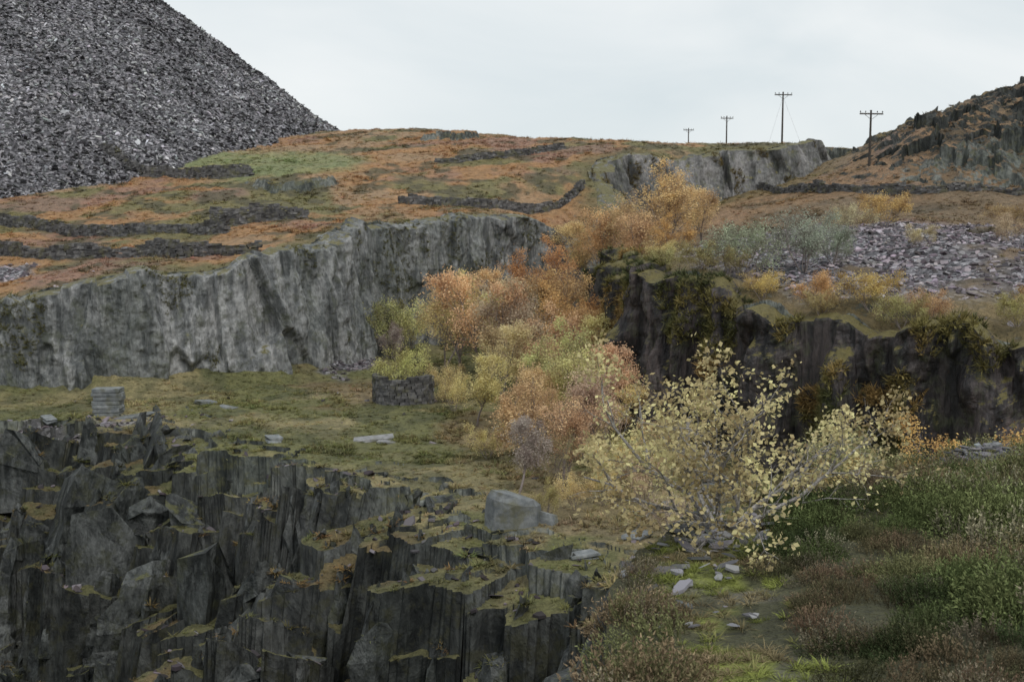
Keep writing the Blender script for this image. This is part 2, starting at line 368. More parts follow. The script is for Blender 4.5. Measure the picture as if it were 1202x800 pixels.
# ------------------------------------------------------------------ cliff faces
def resample(P,ds,sm=True):
    if sm: P=chaikin(chaikin(P))
    P=np.array(P,float)
    L=np.r_[0,np.cumsum(np.linalg.norm(np.diff(P,axis=0),axis=1))]
    s=np.arange(0,L[-1],ds)
    return np.interp(s,L,P[:,0]),np.interp(s,L,P[:,1]),s
def blur(a,nv,nh_):
    for _ in range(nv):
        p=np.pad(a,((1,1),(0,0)),'edge');a=(p[:-2]+2*p[1:-1]+p[2:])/4
    for _ in range(nh_):
        p=np.pad(a,((0,0),(1,1)),'edge');a=(p[:,:-2]+2*p[:,1:-1]+p[:,2:])/4
    return a
def ribbon(name,line,mat,seed,nh=90,ds=.14,lean=1.3,amp=1.,depth=1.2,topj=.5,cell=2.2,small=.3,big=1.2,nb=3,shear=.12,facet=.6,notches=()):
    x,y,s=resample(line,ds,False)
    k=int(1.5/ds);tx=np.gradient(np.convolve(np.pad(x,k,'reflect',reflect_type='odd'),np.ones(2*k+1)/(2*k+1),'valid'));ty=np.gradient(np.convolve(np.pad(y,k,'reflect',reflect_type='odd'),np.ones(2*k+1)/(2*k+1),'valid'))
    l=np.hypot(tx,ty)+1e-9;nx=ty/l;ny=-tx/l
    zt=T(x-nx*.8,y-ny*.8)['z'];zb=T(x+nx*2.2,y+ny*2.2)['z']-depth
    zt=np.maximum(zt,zb+.3)
    cc=vor(s/2.4+.2*fbm(s,s*0,2,2,seed+30),s*0+.5,seed+31)
    zt=zt+.08+topj*(np.maximum(fbm(s,s*0,3.,4,seed),-.1)+.8*np.maximum(cc[2]-.45,0))*ss(0,3,zt-zb-depth)
    t=np.linspace(0,1,nh)
    S_,T_=np.meshgrid(s,t);Z=zb[None]+(zt-zb)[None]*T_
    wS=S_+.3*fbm(S_,Z*.4,3.,3,seed+1);wZ=Z+.6*fbm(S_,Z,3.,3,seed+2)
    a=(wS+shear*wZ);c1=vor(a/cell,wZ/(cell*3.),seed+3);c2=vor((wS-.05*wZ)/(cell*.4),wZ/(cell*1.4),seed+4)
    c0=vor((S_+.06*Z)/(cell*3.2),Z/40+seed,seed+9)
    hgt=np.clip((zt-zb)[None]/6,.25,1.)
    r1=vn(c1[0]*7,c1[1]*7,seed+5)-.5;r2=vn(c1[0]*5,c1[1]*9,seed+15)-.5
    d=(c1[2]-.5)*.95+(a-c1[0]*cell)*r1*facet*2+(wZ-c1[1]*cell*3)*r2*facet*.45+(c2[2]-.5)*small+((wS-.05*wZ)-c2[0]*cell*.4)*(c2[2]-.5)*facet*.9
    D0=(c0[2]-.5)*big
    for (sc_n,wd,dp) in notches: D0=D0-dp*ss(wd,wd*.3,np.abs(S_+.05*Z+.4*fbm(Z,Z*0,2,2,seed)-sc_n))
    # vertical smoothing keeps the upright joints crisp and removes stair-stepped edges
    d=amp*hgt*(blur(D0,30,6)+blur(d,16,nb)+.9*fbm(S_,Z*.35,9,2,seed+6)+.2*fbm(S_,Z*.5,1.6,3,seed+8)+.12*fbm(S_,Z,.6,3,seed+7))
    off=np.maximum(lean*(1-T_)+d+.9,.42)
    top=ss(.95,1.0,T_);off=off*(1-top)+(-.9)*top
    Z=Z-np.where(T_>.985,.35,0)+.1*fbm(S_,Z,1.,2,seed+10)*(1-T_)
    XX=x[None]+nx[None]*off;YY=y[None]+ny[None]*off
    n=len(s);ii=np.arange(nh-1)[:,None]*n;jj=np.arange(n-1)[None]
    F=np.stack([ii+jj,ii+jj+1,ii+n+jj+1,ii+n+jj],-1).reshape(-1,4)
    V=np.stack([XX.ravel(),YY.ravel(),Z.ravel()],1)
    obj(name,mesh_np(name,V,F,[mat],smooth=False))
    return V.reshape(nh,n,3),np.stack([nx,ny],1),s,T_
rm=ribbon('quarry_cliff',MAINLINE,M_main,200,nh=120,ds=.10,cell=3.0,amp=1.0,small=.5,nb=1,facet=.5,big=1.4,shear=.12,topj=.8,notches=((79,.9,1.3),(85,1.3,1.2)))
rb=ribbon('hill_crag',BACKLINE,M_back,240,nh=60,ds=.2,lean=2.0,amp=1.1,cell=2.8,topj=.8,small=.35,nb=1)
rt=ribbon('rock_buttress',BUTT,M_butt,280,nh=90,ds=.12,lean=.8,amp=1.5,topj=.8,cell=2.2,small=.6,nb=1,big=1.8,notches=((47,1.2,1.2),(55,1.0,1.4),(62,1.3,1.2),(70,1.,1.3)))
# ------------------------------------------------------------------ jagged slate pillars of the pit wall
TOPS=[]
def prism(V,F,c,rx,ry,rz,depth,r,leanx,leany,tilt,n):
    an=np.linspace(0,6.283,n,endpoint=False)+r.uniform(-.45,.45,n)
    ra=r.uniform(.6,1.25,n);px=np.cos(an)*ra*rx;py=np.sin(an)*ra*ry
    ca,sa=math.cos(rz),math.sin(rz);qx=px*ca-py*sa;qy=px*sa+py*ca
    tx,ty=r.normal(size=2)*tilt
    c1=r.uniform(.08,.5)
    lev=[0,c1]+list(np.cumsum(r.uniform(.45,1.0,11))+c1);lev=[l for l in lev if l<depth]+[depth]
    b=len(V);sc=[r.uniform(.3,.85),.97]+[1+.06*l+r.uniform(-.1,.14) for l in lev[2:]]
    if len(lev)>4 and r.uniform()<.5:
        kk=r.integers(2,4)
        for q in range(kk,len(sc)): sc[q]+=r.uniform(.15,.4)
    ox,oy=r.normal(size=2)*.2*rx
    for k,(l,s) in enumerate(zip(lev,sc)):
        f=max(0,1-l/1.8)
        jx=r.normal()*.07*(k>1)+ox*(k==0);jy=r.normal()*.07*(k>1)+oy*(k==0)
        for q in range(n):
            V.append((c[0]+qx[q]*s+leanx*l+jx+r.normal()*.08*(k>0),c[1]+qy[q]*s+leany*l+jy+r.normal()*.08*(k>0),c[2]-l+(qx[q]*tx+qy[q]*ty)*f+r.normal()*.10))
    for k in range(len(lev)-1):
        for q in range(n):
            a=b+k*n+q;a2=b+k*n+(q+1)%n
            F.append((a,a+n,a2+n));F.append((a,a2+n,a2))
    V.append((c[0]+ox,c[1]+oy,c[2]+r.normal()*.06));t=len(V)-1
    for q in range(n):F.append((t,b+q,b+(q+1)%n))
    for _ in range(r.integers(0,8)):
        u,v=r.uniform(-.7,.7,2);TOPS.append((c[0]+u*rx*.8*ca-v*ry*.8*sa,c[1]+u*rx*.8*sa+v*ry*.8*ca,c[2]-.2+u*rx*tx*.6+v*ry*ty*.6))
pr=np.random.default_rng(78);V=[];F=[]
for (sp,r0,r1,prob,tl) in((2.6,1.1,2.5,.5,.5),(1.4,.45,1.0,.55,.6),(.8,.18,.42,.35,.6)):
    gx,gy=np.meshgrid(np.arange(-48,6,sp),np.arange(30,73,sp));gx=gx.ravel()+pr.uniform(-.5,.5,gx.size)*sp;gy=gy.ravel()+pr.uniform(-.5,.5,gy.size)*sp
    Rr=T(gx,gy);gxw,gyw=warp(gx,gy,Rr['z'],Rr)
    dn=.45+.9*ss(-.35,.35,fbm(gx,gy,7,2,89));szm=.65+.75*ss(-.3,.4,fbm(gx,gy,9,2,90))
    ok=(Rr['dB']<(.3 if sp>1.5 else 2.8)+2*fbm(gx,gy,6,2,88))&(~Rr['onF'])&(Rr['z']>-31)&(pr.uniform(0,1,gx.size)<prob*dn)&(np.abs(gx)<.56*gy)
    for a,b,z_,d,sm in zip(gxw[ok],gyw[ok],Rr['z'][ok],Rr['dB'][ok],szm[ok]):
        s=pr.uniform(r0,r1)*sm;up=pr.uniform(-.4,1.4)*(.4+.6*min(1,s)) if d<-.5 else pr.uniform(-.15,.3)
        prism(V,F,(a,b,min(z_+up,-11.8+pr.uniform(-.4,.35))),s,s*pr.uniform(.3,.7),.45+pr.normal()*.5,pr.uniform(3.5,8) if d<0 else 2,pr,-.10+pr.normal()*.13,-.05+pr.normal()*.09,tl if d<0 else .2,pr.integers(4,8))
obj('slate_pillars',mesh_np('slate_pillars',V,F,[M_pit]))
print('ribbons',time.time()-T0)
# ------------------------------------------------------------------ instancing
def scatter(name,P,rot,scl,tint,idx,sources):
    col=bpy.data.collections.new(name+'_parts')
    for k,s in enumerate(sources):
        o=bpy.data.objects.new('%s_part_%02d'%(name,k),s);col.objects.link(o)
    me=bpy.data.meshes.new(name);n=len(P)
    me.vertices.add(n);me.vertices.foreach_set('co',np.asarray(P,np.float32).ravel())
    def at(nm,ty,d,key):
        a=me.attributes.new(nm,ty,'POINT');a.data.foreach_set(key,d)
    at('rot','FLOAT_VECTOR',np.asarray(rot,np.float32).ravel(),'vector')
    at('scl','FLOAT_VECTOR',np.asarray(scl,np.float32).ravel(),'vector')
    at('idx','INT',np.asarray(idx,np.int32),'value')
    t=np.ones((n,4),np.float32);t[:,:3]=tint
    at('tint','FLOAT_COLOR',t.ravel(),'color')
    o=obj(name,me)
    ng=bpy.data.node_groups.new(name+'_gn','GeometryNodeTree')
    ng.interface.new_socket('Geometry',in_out='INPUT',socket_type='NodeSocketGeometry')
    ng.interface.new_socket('Geometry',in_out='OUTPUT',socket_type='NodeSocketGeometry')
    nd=ng.nodes;gi=nd.new('NodeGroupInput');go=nd.new('NodeGroupOutput')
    ip=nd.new('GeometryNodeInstanceOnPoints');ci=nd.new('GeometryNodeCollectionInfo')
    ci.inputs['Collection'].default_value=col;ci.inputs['Separate Children'].default_value=True;ci.inputs['Reset Children'].default_value=True
    def na_(nm,dt):
        q=nd.new('GeometryNodeInputNamedAttribute');q.data_type=dt;q.inputs['Name'].default_value=nm;return q.outputs['Attribute']
    er=nd.new('FunctionNodeEulerToRotation');L=ng.links.new
    L(gi.outputs[0],ip.inputs['Points']);L(ci.outputs[0],ip.inputs['Instance']);ip.inputs['Pick Instance'].default_value=True
    L(na_('idx','INT'),ip.inputs['Instance Index'])
    L(na_('rot','FLOAT_VECTOR'),er.inputs[0]);L(er.outputs[0],ip.inputs['Rotation'])
    L(na_('scl','FLOAT_VECTOR'),ip.inputs['Scale']);L(ip.outputs[0],go.inputs[0])
    md=o.modifiers.new('scatter','NODES');md.node_group=ng
    return o
def strip(V,F,LV,p,d,L,w,bend,segs,lv,r):
    """one curved blade"""
    d=np.array(d,float);d/=np.linalg.norm(d)
    side=np.cross(d,r.normal(size=3));side/=np.linalg.norm(side)+1e-9
    b0=len(V);p=np.array(p,float)
    for k in range(segs+1):
        ww=w*(1-k/segs)**.6*.5+ w*.06
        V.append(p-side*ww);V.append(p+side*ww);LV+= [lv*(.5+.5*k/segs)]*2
        d=d+np.array([0,0,-bend/segs]);d/=np.linalg.norm(d);p=p+d*L/segs
    for k in range(segs): F.append((b0+2*k,b0+2*k+1,b0+2*k+3,b0+2*k+2))
def grass_tuft(seed,nb,h,w,bend,spread):
    r=np.random.default_rng(seed);V=[];F=[];LV=[]
    for k in range(nb):
        a=r.uniform(0,6.283);q=r.uniform(0,spread);t=r.uniform(.1,.9)
        strip(V,F,LV,(q*math.cos(a),q*math.sin(a),-.05*h),(math.cos(a)*t,math.sin(a)*t,1),h*r.uniform(.6,1.2),w,bend*r.uniform(.5,1.5),2,r.uniform(.2,1),r)
    return mesh_np('grass_tuft',V,F,[M_tuft],attrs={'lv':LV})
def heather(seed,n=150,R=.32,h=.25):
    """dense cushion: woody stems carrying short leafy spikes, flower heads at the tips"""
    r=np.random.default_rng(seed);V=[];F=[];LV=[]
    for k in range(n):
        a=r.uniform(0,6.283);q=R*math.sqrt(r.uniform(0,1))
        hh=h*(1-.6*(q/R)**2)*r.uniform(.6,1.3);lean=q/R*.6
        d=np.array([math.cos(a)*lean+r.normal()*.2,math.sin(a)*lean+r.normal()*.2,1.]);d/=np.linalg.norm(d)
        p=np.array([q*.8*math.cos(a),q*.8*math.sin(a),-.03])
        lv=r.uniform(0,1)
        m=9
        for i in range(m):
            t=.45+.55*i/m;pp=p+d*hh*t+r.normal(size=3)*.006
            dd=d*.8+r.normal(size=3)*.5
            strip(V,F,LV,pp,dd,r.uniform(.012,.024),.009,0,1,min(1,(.0+.35*lv)+.8*t*t*t+r.uniform(-.15,.2)),r)
        strip(V,F,LV,p,d,hh,.006,.0,1,.1,r)
    return mesh_np('heather_sprigs',V,F,[M_tuft],attrs={'lv':LV})
def chip(seed,th=.22):
    r=np.random.default_rng(seed);n=r.integers(4,7);V=[];F=[]
    an=np.linspace(0,6.283,n,endpoint=False)+r.uniform(-.35,.35,n)
    ra=r.uniform(.32,.6,n);el=r.uniform(.45,.9)
    P=np.stack([np.cos(an)*ra,np.sin(an)*ra*el],1)
    for s,k in((1,.0),(.93,1)):
        for q in P: V.append((q[0]*s,q[1]*s,(k-.5)*th+r.uniform(-.03,.03)))
    c0=len(V);V+= [(0,0,-.5*th),(0,0,.5*th)]
    for i in range(n):
        j=(i+1)%n
        F+= [(i,j,n+j),(i,n+j,n+i),(j,i,c0),(n+i,n+j,c0+1)]
    return mesh_np('slate_chip',V,F,[M_chip],attrs={'lv':[.5]*len(V)})
chips=[chip(k,.08+.07*(k%4)) for k in range(8)]
def slope(x,y,z,e=.35):
    gx=(T(x+e,y)['z']-z)/e;gy=(T(x,y+e)['z']-z)/e
    return gx,gy
def polar(n,r0,r1,a0=-27,a1=27,pw=2):
    u=rng.uniform(0,1,n);r=(r0**pw+(r1**pw-r0**pw)*u)**(1/pw);a=np.radians(rng.uniform(a0,a1,n))
    return r*np.sin(a),r*np.cos(a)
def scl3(s,n,v=.2): return s[:,None]*rng.uniform(1-v,1+v,(n,3))
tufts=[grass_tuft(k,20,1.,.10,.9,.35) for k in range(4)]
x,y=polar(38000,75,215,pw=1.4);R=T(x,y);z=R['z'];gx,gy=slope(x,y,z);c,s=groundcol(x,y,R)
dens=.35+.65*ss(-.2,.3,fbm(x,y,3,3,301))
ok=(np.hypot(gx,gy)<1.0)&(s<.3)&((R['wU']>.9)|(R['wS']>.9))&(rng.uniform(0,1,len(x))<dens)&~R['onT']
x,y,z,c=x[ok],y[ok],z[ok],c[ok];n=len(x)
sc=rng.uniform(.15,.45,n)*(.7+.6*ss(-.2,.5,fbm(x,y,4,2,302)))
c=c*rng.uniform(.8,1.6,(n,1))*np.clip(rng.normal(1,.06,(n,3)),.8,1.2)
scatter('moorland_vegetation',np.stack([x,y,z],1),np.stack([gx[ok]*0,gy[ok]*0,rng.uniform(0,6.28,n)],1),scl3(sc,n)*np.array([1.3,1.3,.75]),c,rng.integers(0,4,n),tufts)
x,y=polar(46000,34,112,pw=1.5);R=T(x,y);z=R['z'];gx,gy=slope(x,y,z,.2);c,s=groundcol(x,y,R)
ok=(np.hypot(gx,gy)<.8)&(s<.5)&(R['wU']<.05)&(R['wS']<.05)&(~R['onF'])&(z>-27)
ok&=(R['dB']>-.5)|(rng.uniform(0,1,len(x))<.8)
ok&=rng.uniform(0,1,len(x))<.3+.7*ss(-.3,.3,fbm(x,y,2,3,303))
xw,yw=warp(x,y,z,R);x,y,z,c=xw[ok],yw[ok],z[ok],c[ok];n=len(x)
sc=rng.uniform(.10,.26,n)*(.7+.8*ss(0,.5,fbm(x,y,3,2,304)))
TP=np.array(TOPS);TP=TP[rng.uniform(0,1,len(TP))<.3+.6*ss(-.2,.2,fbm(TP[:,0],TP[:,1],5,2,306))];nt_=len(TP)
ct=mixc(np.tile(np.array([.10,.10,.045]),(nt_,1)),(.18,.125,.06),ss(.0,.5,fbm(TP[:,0],TP[:,1],3,2,305)))
x=np.r_[x,TP[:,0]];y=np.r_[y,TP[:,1]];z=np.r_[z,TP[:,2]];c=np.r_[c,ct];sc=np.r_[sc,rng.uniform(.12,.38,nt_)];n=len(x)
c=c*rng.uniform(.8,1.6,(n,1))*np.clip(rng.normal(1,.06,(n,3)),.8,1.2)
scatter('bench_grass',np.stack([x,y,z],1),np.stack([x*0,x*0,rng.uniform(0,6.28,n)],1),scl3(sc,n)*np.array([1.4,1.4,.8]),c,rng.integers(0,4,n),tufts)
# --- foreground heather
hs=[heather(40+k) for k in range(5)]
x=rng.uniform(-2,14,16000);y=rng.uniform(2.6,24,16000);R=T(x,y);z=R['z']
slz=np.exp(-((x-7.0)/.8)**2-((y-16.4)/.9)**2)
ok=(R['dF']>np.where(x<pathx(y),.12,-.2))&(rng.uniform(0,1,len(x))>pathmask(x,y,.12)*1.4)&(np.hypot(x,y)>3.2)&(x<.56*y+1.2)&(x>-.1*y-1)&(slz<.4)&(np.hypot(x-2.1,(y-11.6)*.6)>.4)
ok&=rng.uniform(0,1,len(x))<.34
x,y,z=x[ok],y[ok],z[ok];n=len(x);nn=fbm(x,y,1.3,3,310)
cx=pathx(y)
c=np.tile(np.array([.105,.135,.055]),(n,1));c=mixc(c,(.17,.195,.085),ss(0,.4,nn));c=mixc(c,(.055,.075,.035),ss(0,.4,-nn))
left=ss(.1,-.3,x-cx);bp=np.maximum(left*.85,ss(-.05,.3,fbm(x,y,1.2,3,312))*.85);bp=np.maximum(bp,ss(13.5,16,y-.3*(x-4))*.45)
c=mixc(c,(.29,.19,.14),bp*rng.uniform(.15,1,n));c=mixc(c,(.28,.25,.19),(rng.uniform(0,1,n)<.1)*.7)
c=c*rng.uniform(.7,1.4,(n,1))
sc=rng.uniform(.6,1.2,n)*(.75+.95*ss(-.2,.5,nn))
scatter('heather',np.stack([x,y,z-.02],1),np.stack([rng.normal(0,.15,n),rng.normal(0,.15,n),rng.uniform(0,6.28,n)],1),scl3(sc,n),c,rng.integers(0,5,n),hs)
print('heather n',n)
x=rng.uniform(-1,4,8000);y=rng.uniform(3,14,8000);pm=pathmask(x,y,.1);R=T(x,y)
ok=(R['dF']>-.2)&(pm>.02)&(rng.uniform(0,1,8000)<.15+.75*ss(-.4,.3,fbm(x,y,.5,3,105)));x,y=x[ok],y[ok];z=R['z'][ok];n=len(x)
c=mixc(np.tile(np.array([.20,.225,.065]),(n,1)),(.23,.19,.11),ss(-.1,.3,fbm(x,y,.6,2,313)))*rng.uniform(.5,1.3,(n,1))
fine=[grass_tuft(70+k,30,1.,.05,.9,.4) for k in range(3)]
scatter('path_moss',np.stack([x,y,z],1),np.stack([x*0,x*0,rng.uniform(0,6.28,n)],1),scl3(rng.uniform(.03,.10,n),n)*np.array([1.5,1.5,.8]),c,rng.integers(0,3,n),fine)
# --- slate tip stones
def slatecol(n,lo=.05,hi=.3,p=2.2):
    v=lo+(hi-lo)*rng.uniform(0,1,n)**p
    return v[:,None]*np.array([1,.99,1.05])*np.clip(rng.normal(1,.03,(n,3)),.9,1.1)
x,y=polar(100000,120,262,-27,-6,pw=1.6);R=T(x,y);ok=R['onT'];x,y,z=x[ok],y[ok],R['z'][ok];n=len(x)
sc=.16+.75*rng.uniform(0,1,n)**2.6
clump=fbm(x,y,6,3,320)
cc=slatecol(n,.045,.6,3.)*(.55+.65*ss(-.3,.4,clump))[:,None]
scatter('slate_tip_stones',np.stack([x,y,z],1),np.stack([rng.normal(0,.5,n),rng.normal(.2,.5,n),rng.uniform(0,6.28,n)],1),scl3(sc,n,.3)*np.array([1.35,1,.9]),cc,rng.integers(0,8,n),chips)
print('tip n',n)
x,y=polar(90000,36,108,pw=1.6);R=T(x,y);c,s=groundcol(x,y,R);gx,gy=slope(x,y,R['z'],.2)
pr_=np.where(s>.25,s*.9*(.4+.6*ss(-.3,.2,fbm(x,y,3,2,321))),np.where((R['dB']<2)&(R['wU']<.5)&(R['wS']<.5),.09,.003))
ok=(rng.uniform(0,1,len(x))<pr_)&(~R['onT'])&(~R['onF'])&((R['z']>-26))&(np.hypot(gx,gy)<1.5)
xw,yw=warp(x,y,R['z'],R)
x,y,z=xw[ok],yw[ok],R['z'][ok];n=len(x)
sc=.10+.6*rng.uniform(0,1,n)**3
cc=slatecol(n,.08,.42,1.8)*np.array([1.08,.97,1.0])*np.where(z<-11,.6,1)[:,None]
scatter('slate_scree',np.stack([x,y,z+.03],1),np.stack([rng.normal(0,.35,n),rng.normal(0,.35,n),rng.uniform(0,6.28,n)],1),scl3(sc,n,.3),cc,rng.integers(0,8,n),chips)
print('scree n',n)
x=np.r_[rng.normal(2.1,.3,120),rng.normal(7.0,.6,600),rng.uniform(1.0,2.0,30)];y=np.r_[rng.normal(11.7,.5,120),rng.normal(16.5,.55,600),rng.uniform(8,11,30)];R=T(x,y)
ok=R['dF']>-.3;x,y,z=x[ok],y[ok],R['z'][ok];n=len(x)
z=z+.03+.45*np.exp(-((x-7.0)/.7)**2-((y-16.5)/.6)**2)*rng.uniform(0.2,1.,n)
scatter('path_slates',np.stack([x,y,z],1),np.stack([rng.normal(0,.2,n),rng.normal(0,.2,n),rng.uniform(0,6.28,n)],1),scl3(.05+.2*rng.uniform(0,1,n)**2,n,.3)*np.array([1.3,1,.55]),slatecol(n,.09,.30,1.6),rng.integers(0,8,n),chips)
# --- vegetation hanging on the buttress and on main cliff ledges
def hang(name,rib,n,thr,colf,smin,smax,seed,trange=(.1,1),topw=.5):
    V,nn,s,T_=rib;nh,ns,_=V.shape
    a=rng.integers(int(nh*trange[0]),nh,n);b=rng.integers(0,ns,n);P=V[a,b]
    f=fbm(s[b],P[:,2]*.7,3.5,3,seed)+topw*(a/nh-.6)
    ok=f>thr;a,b,P=a[ok],b[ok],P[ok];m=len(P)
    sc=rng.uniform(smin,smax,m)
    c=colf(P,m)*rng.uniform(.6,1.4,(m,1))
    az=np.arctan2(nn[b,1],nn[b,0])
    scatter(name,P,np.stack([rng.normal(0,.3,m),np.full(m,.6)+rng.normal(0,.3,m),az],1),scl3(sc,m),c,rng.integers(0,4,m),tufts)
def ochre(P,m):
    k=fbm(P[:,0]+P[:,1],P[:,2],3,2,333)
    c=np.tile(np.array([.17,.15,.06]),(m,1));c=mixc(c,(.31,.21,.09),ss(0,.5,k));return mixc(c,(.08,.09,.045),ss(0,.5,-k))
hang('buttress_vegetation',rt,28000,.3,ochre,.2,.5,330,topw=1.1)
hang('cliff_ledge_plants',rm,9000,.46,lambda P,m:np.tile(np.array([.12,.115,.05]),(m,1)),.12,.35,340,topw=.8)
hang('crag_plants',rb,5000,.3,lambda P,m:np.tile(np.array([.15,.12,.06]),(m,1)),.2,.5,350)
print('scatter',time.time()-T0)
# ------------------------------------------------------------------ trees
def make_tree(seed,h=6.,stems=1,maxlev=3,nch=(10,6,4),ang_=(.5,.8,.9),trop=(.15,.06,.0,-.02),nleaf=6000,lsz=.09,wob=.13,spread=.55,lean=.0,r0=.012,leafsig=.12,bark=None,bare=.15,stemang=.35):
    r=np.random.default_rng(seed);V=[];F=[];tw=[]
    def tube(pts,rad,sides):
        b0=len(V);n=len(pts)
        for i,p in enumerate(pts):
            d=pts[min(i+1,n-1)]-pts[max(i-1,0)];d=d/(np.linalg.norm(d)+1e-9)
            u=np.cross(d,(.3,.9,.2));u/=np.linalg.norm(u)+1e-9;w=np.cross(d,u)
            for k in range(sides):
                a=6.283*k/sides;V.append(p+(u*math.cos(a)+w*math.sin(a))*rad[i])
        for i in range(n-1):
            for k in range(sides):
                k2=(k+1)%sides;F.append((b0+i*sides+k,b0+i*sides+k2,b0+(i+1)*sides+k2,b0+(i+1)*sides+k))
    def grow(p,d,L,rr,lev,dens):
        n=7 if lev==0 else (5 if lev==1 else 3);pts=[p];ds=[d]
        for i in range(n):
            d=d+r.normal(size=3)*wob*(1.3 if lev else 1)+np.array([0,0,trop[lev]]);d=d/np.linalg.norm(d);p=p+d*L/n;pts.append(p);ds.append(d)
        rad=[rr*(1-.72*i/n) for i in range(n+1)]
        tube(pts,rad,6 if lev==0 else (4 if lev==1 else 3))
        if lev>=maxlev-1:
            for q in pts[1:]: tw.append((*q,dens))
        if lev<maxlev:
            for c in range(nch[lev]):
                t=r.uniform(.22 if lev==0 else .15,1.)*n;i=min(int(t),n-1);q=pts[i]+(pts[i+1]-pts[i])*(t-i)
                pr=r.normal(size=3);pr-=pr.dot(ds[i])*ds[i];pr/=np.linalg.norm(pr)
                cd=ds[i]+pr*math.tan(ang_[lev]*r.uniform(.7,1.25)) ;cd/=np.linalg.norm(cd)
                fr=t/n;LL=L*spread*(1.15-.6*fr)*r.uniform(.65,1.2)
                dn=dens if lev!=0 else (0.05 if r.uniform()<bare else r.uniform(.5,1.2))
                grow(q,cd,LL,rad[i]*.5,lev+1,dn)
    for s_ in range(stems):
        a=6.283*(s_+r.uniform(-.3,.3))/stems;st=stemang*r.uniform(.5,1.3) if stems>1 else r.uniform(0,.12)
        d=np.array([math.cos(a)*math.tan(st)+lean,math.sin(a)*math.tan(st),1.]);d/=np.linalg.norm(d)
        grow(np.array([.06*math.cos(a),.06*math.sin(a),-.15])*h/4,d,h*r.uniform(.75,.98)*.88,h*r0*(1 if stems==1 else .75),0,1.)
    V=np.array(V);F=np.array(F);tw=np.array(tw);w=tw[:,3]/tw[:,3].sum()
    idx=r.choice(len(tw),nleaf,p=w);P=tw[idx,:3]+r.normal(size=(nleaf,3))*leafsig
    a=r.normal(size=(nleaf,3));a/=np.linalg.norm(a,axis=1)[:,None];b=np.cross(a,r.normal(size=(nleaf,3)));b/=np.linalg.norm(b,axis=1)[:,None]
    sz=lsz*r.uniform(.6,1.25,nleaf)[:,None]
    LV=np.stack([P,P+a*sz*.5+b*sz*.36,P+a*sz,P+a*sz*.5-b*sz*.36],1).reshape(-1,3)
    LF=np.arange(nleaf*4).reshape(-1,4)+len(V)
    cl=fbm(P[:,0]*1.+P[:,2]*.7,P[:,1]+P[:,2]*.5,h*.14,2,seed)
    lv=np.clip(.5+.5*cl+r.normal(0,.16,nleaf),0,1)
    lv=np.r_[np.full(len(V),.5),np.repeat(lv,4)]
    mi=np.r_[np.zeros(len(F)),np.ones(nleaf)]
    A=np.r_[V,LV];top=np.percentile(LV[:,2],98.5);A=A*(h/top)
    return mesh_np('tree_mesh',A,np.r_[F,LF],[bark or M_bark,M_leaf],matidx=mi,attrs={'lv':lv})
tv=[make_tree(500+k,6.,stems=(1,2,3,2,3)[k],nleaf=9500,lsz=.10,nch=(12,6,4),bare=.16,leafsig=.15,r0=.015) for k in range(5)]
tb=[make_tree(520+k,3.,stems=5,nleaf=7000,lsz=.07,nch=(8,5,3),stemang=.7,leafsig=.12,bare=.1) for k in range(3)]
tw_=[make_tree(530+k,4.,stems=4,nleaf=2600,lsz=.06,nch=(10,6,5),stemang=.45,bare=.4) for k in range(2)]
print('trees',time.time()-T0)
OR=(.64,.43,.19);PO=(.68,.53,.29);YG=(.62,.53,.25);PK=(.57,.44,.31);MU=(.42,.35,.16);WG=(.36,.39,.31);RD=(.56,.35,.19);GR=(.35,.35,.17);PU=(.42,.35,.32)
def gz(x,y): return float(T(np.array([x]),np.array([y]))['z'][0])
def plant(name,pool,k,x,y,h,col,base,wide=1.,dz=0):
    s=h/base;o=obj(name,pool[k%len(pool)],(x,y,gz(x,y)+dz),(0,0,random.uniform(0,6.28)),(s*wide,s*wide,s),color=tuple(c*random.uniform(.9,1.08) for c in col));return o
B=6.;trees=[(-2,66,4.2,YG,1.1),(-1.9,81.7,8.0,PO,1.05),(-3.9,86,7.8,PO,1.),(.6,80,7.0,PK,1.05),(4.2,95,7.8,OR,1.),(4.6,75,5.8,PO,1.1),(6.0,82,5.6,OR,1.),
(2.7,68,5.8,YG,1.1),(1.3,55,4.5,PO,1.1),(3.9,56,4.6,PK,1.1),(.2,49,3.2,PU,1.1),(-.6,73,5.2,PO,1.05),(2.2,86,7.0,OR,1.05),(-5.5,92,7.0,PO,1.),
(3.2,62,5,PO,1.1),(0.4,62,3.9,YG,1.1),(5.4,60,3.5,YG,1.1),(2.3,75,6.2,PO,1.1),(6.,90,6.2,OR,1.),(2.4,51,3.8,PO,1.1),(4.6,65,4.8,PO,1.1),(-1.5,89,6.8,YG,1.),
(15.2,115,9.6,PO,1.25),(12.4,113,7.4,PO,1.1),(9.0,113,7.4,PO,1.1),(6.5,116,7.,PO,1.1),(19.5,118,6.0,PO,1.2),(3,110,8,OR,1.),(5.2,105,6.2,RD,1.1),(11.5,107,6.,PO,1.2),(-1,104,7,PO,1),(.5,96,7,PK,1.),(14.5,104,4.5,OR,1.2),(5.8,69,3.8,PO,1.1)]
for k,(x,y,h,c,w) in enumerate(trees): plant('birch_tree',tv,k,x,y,h,c,B,w)
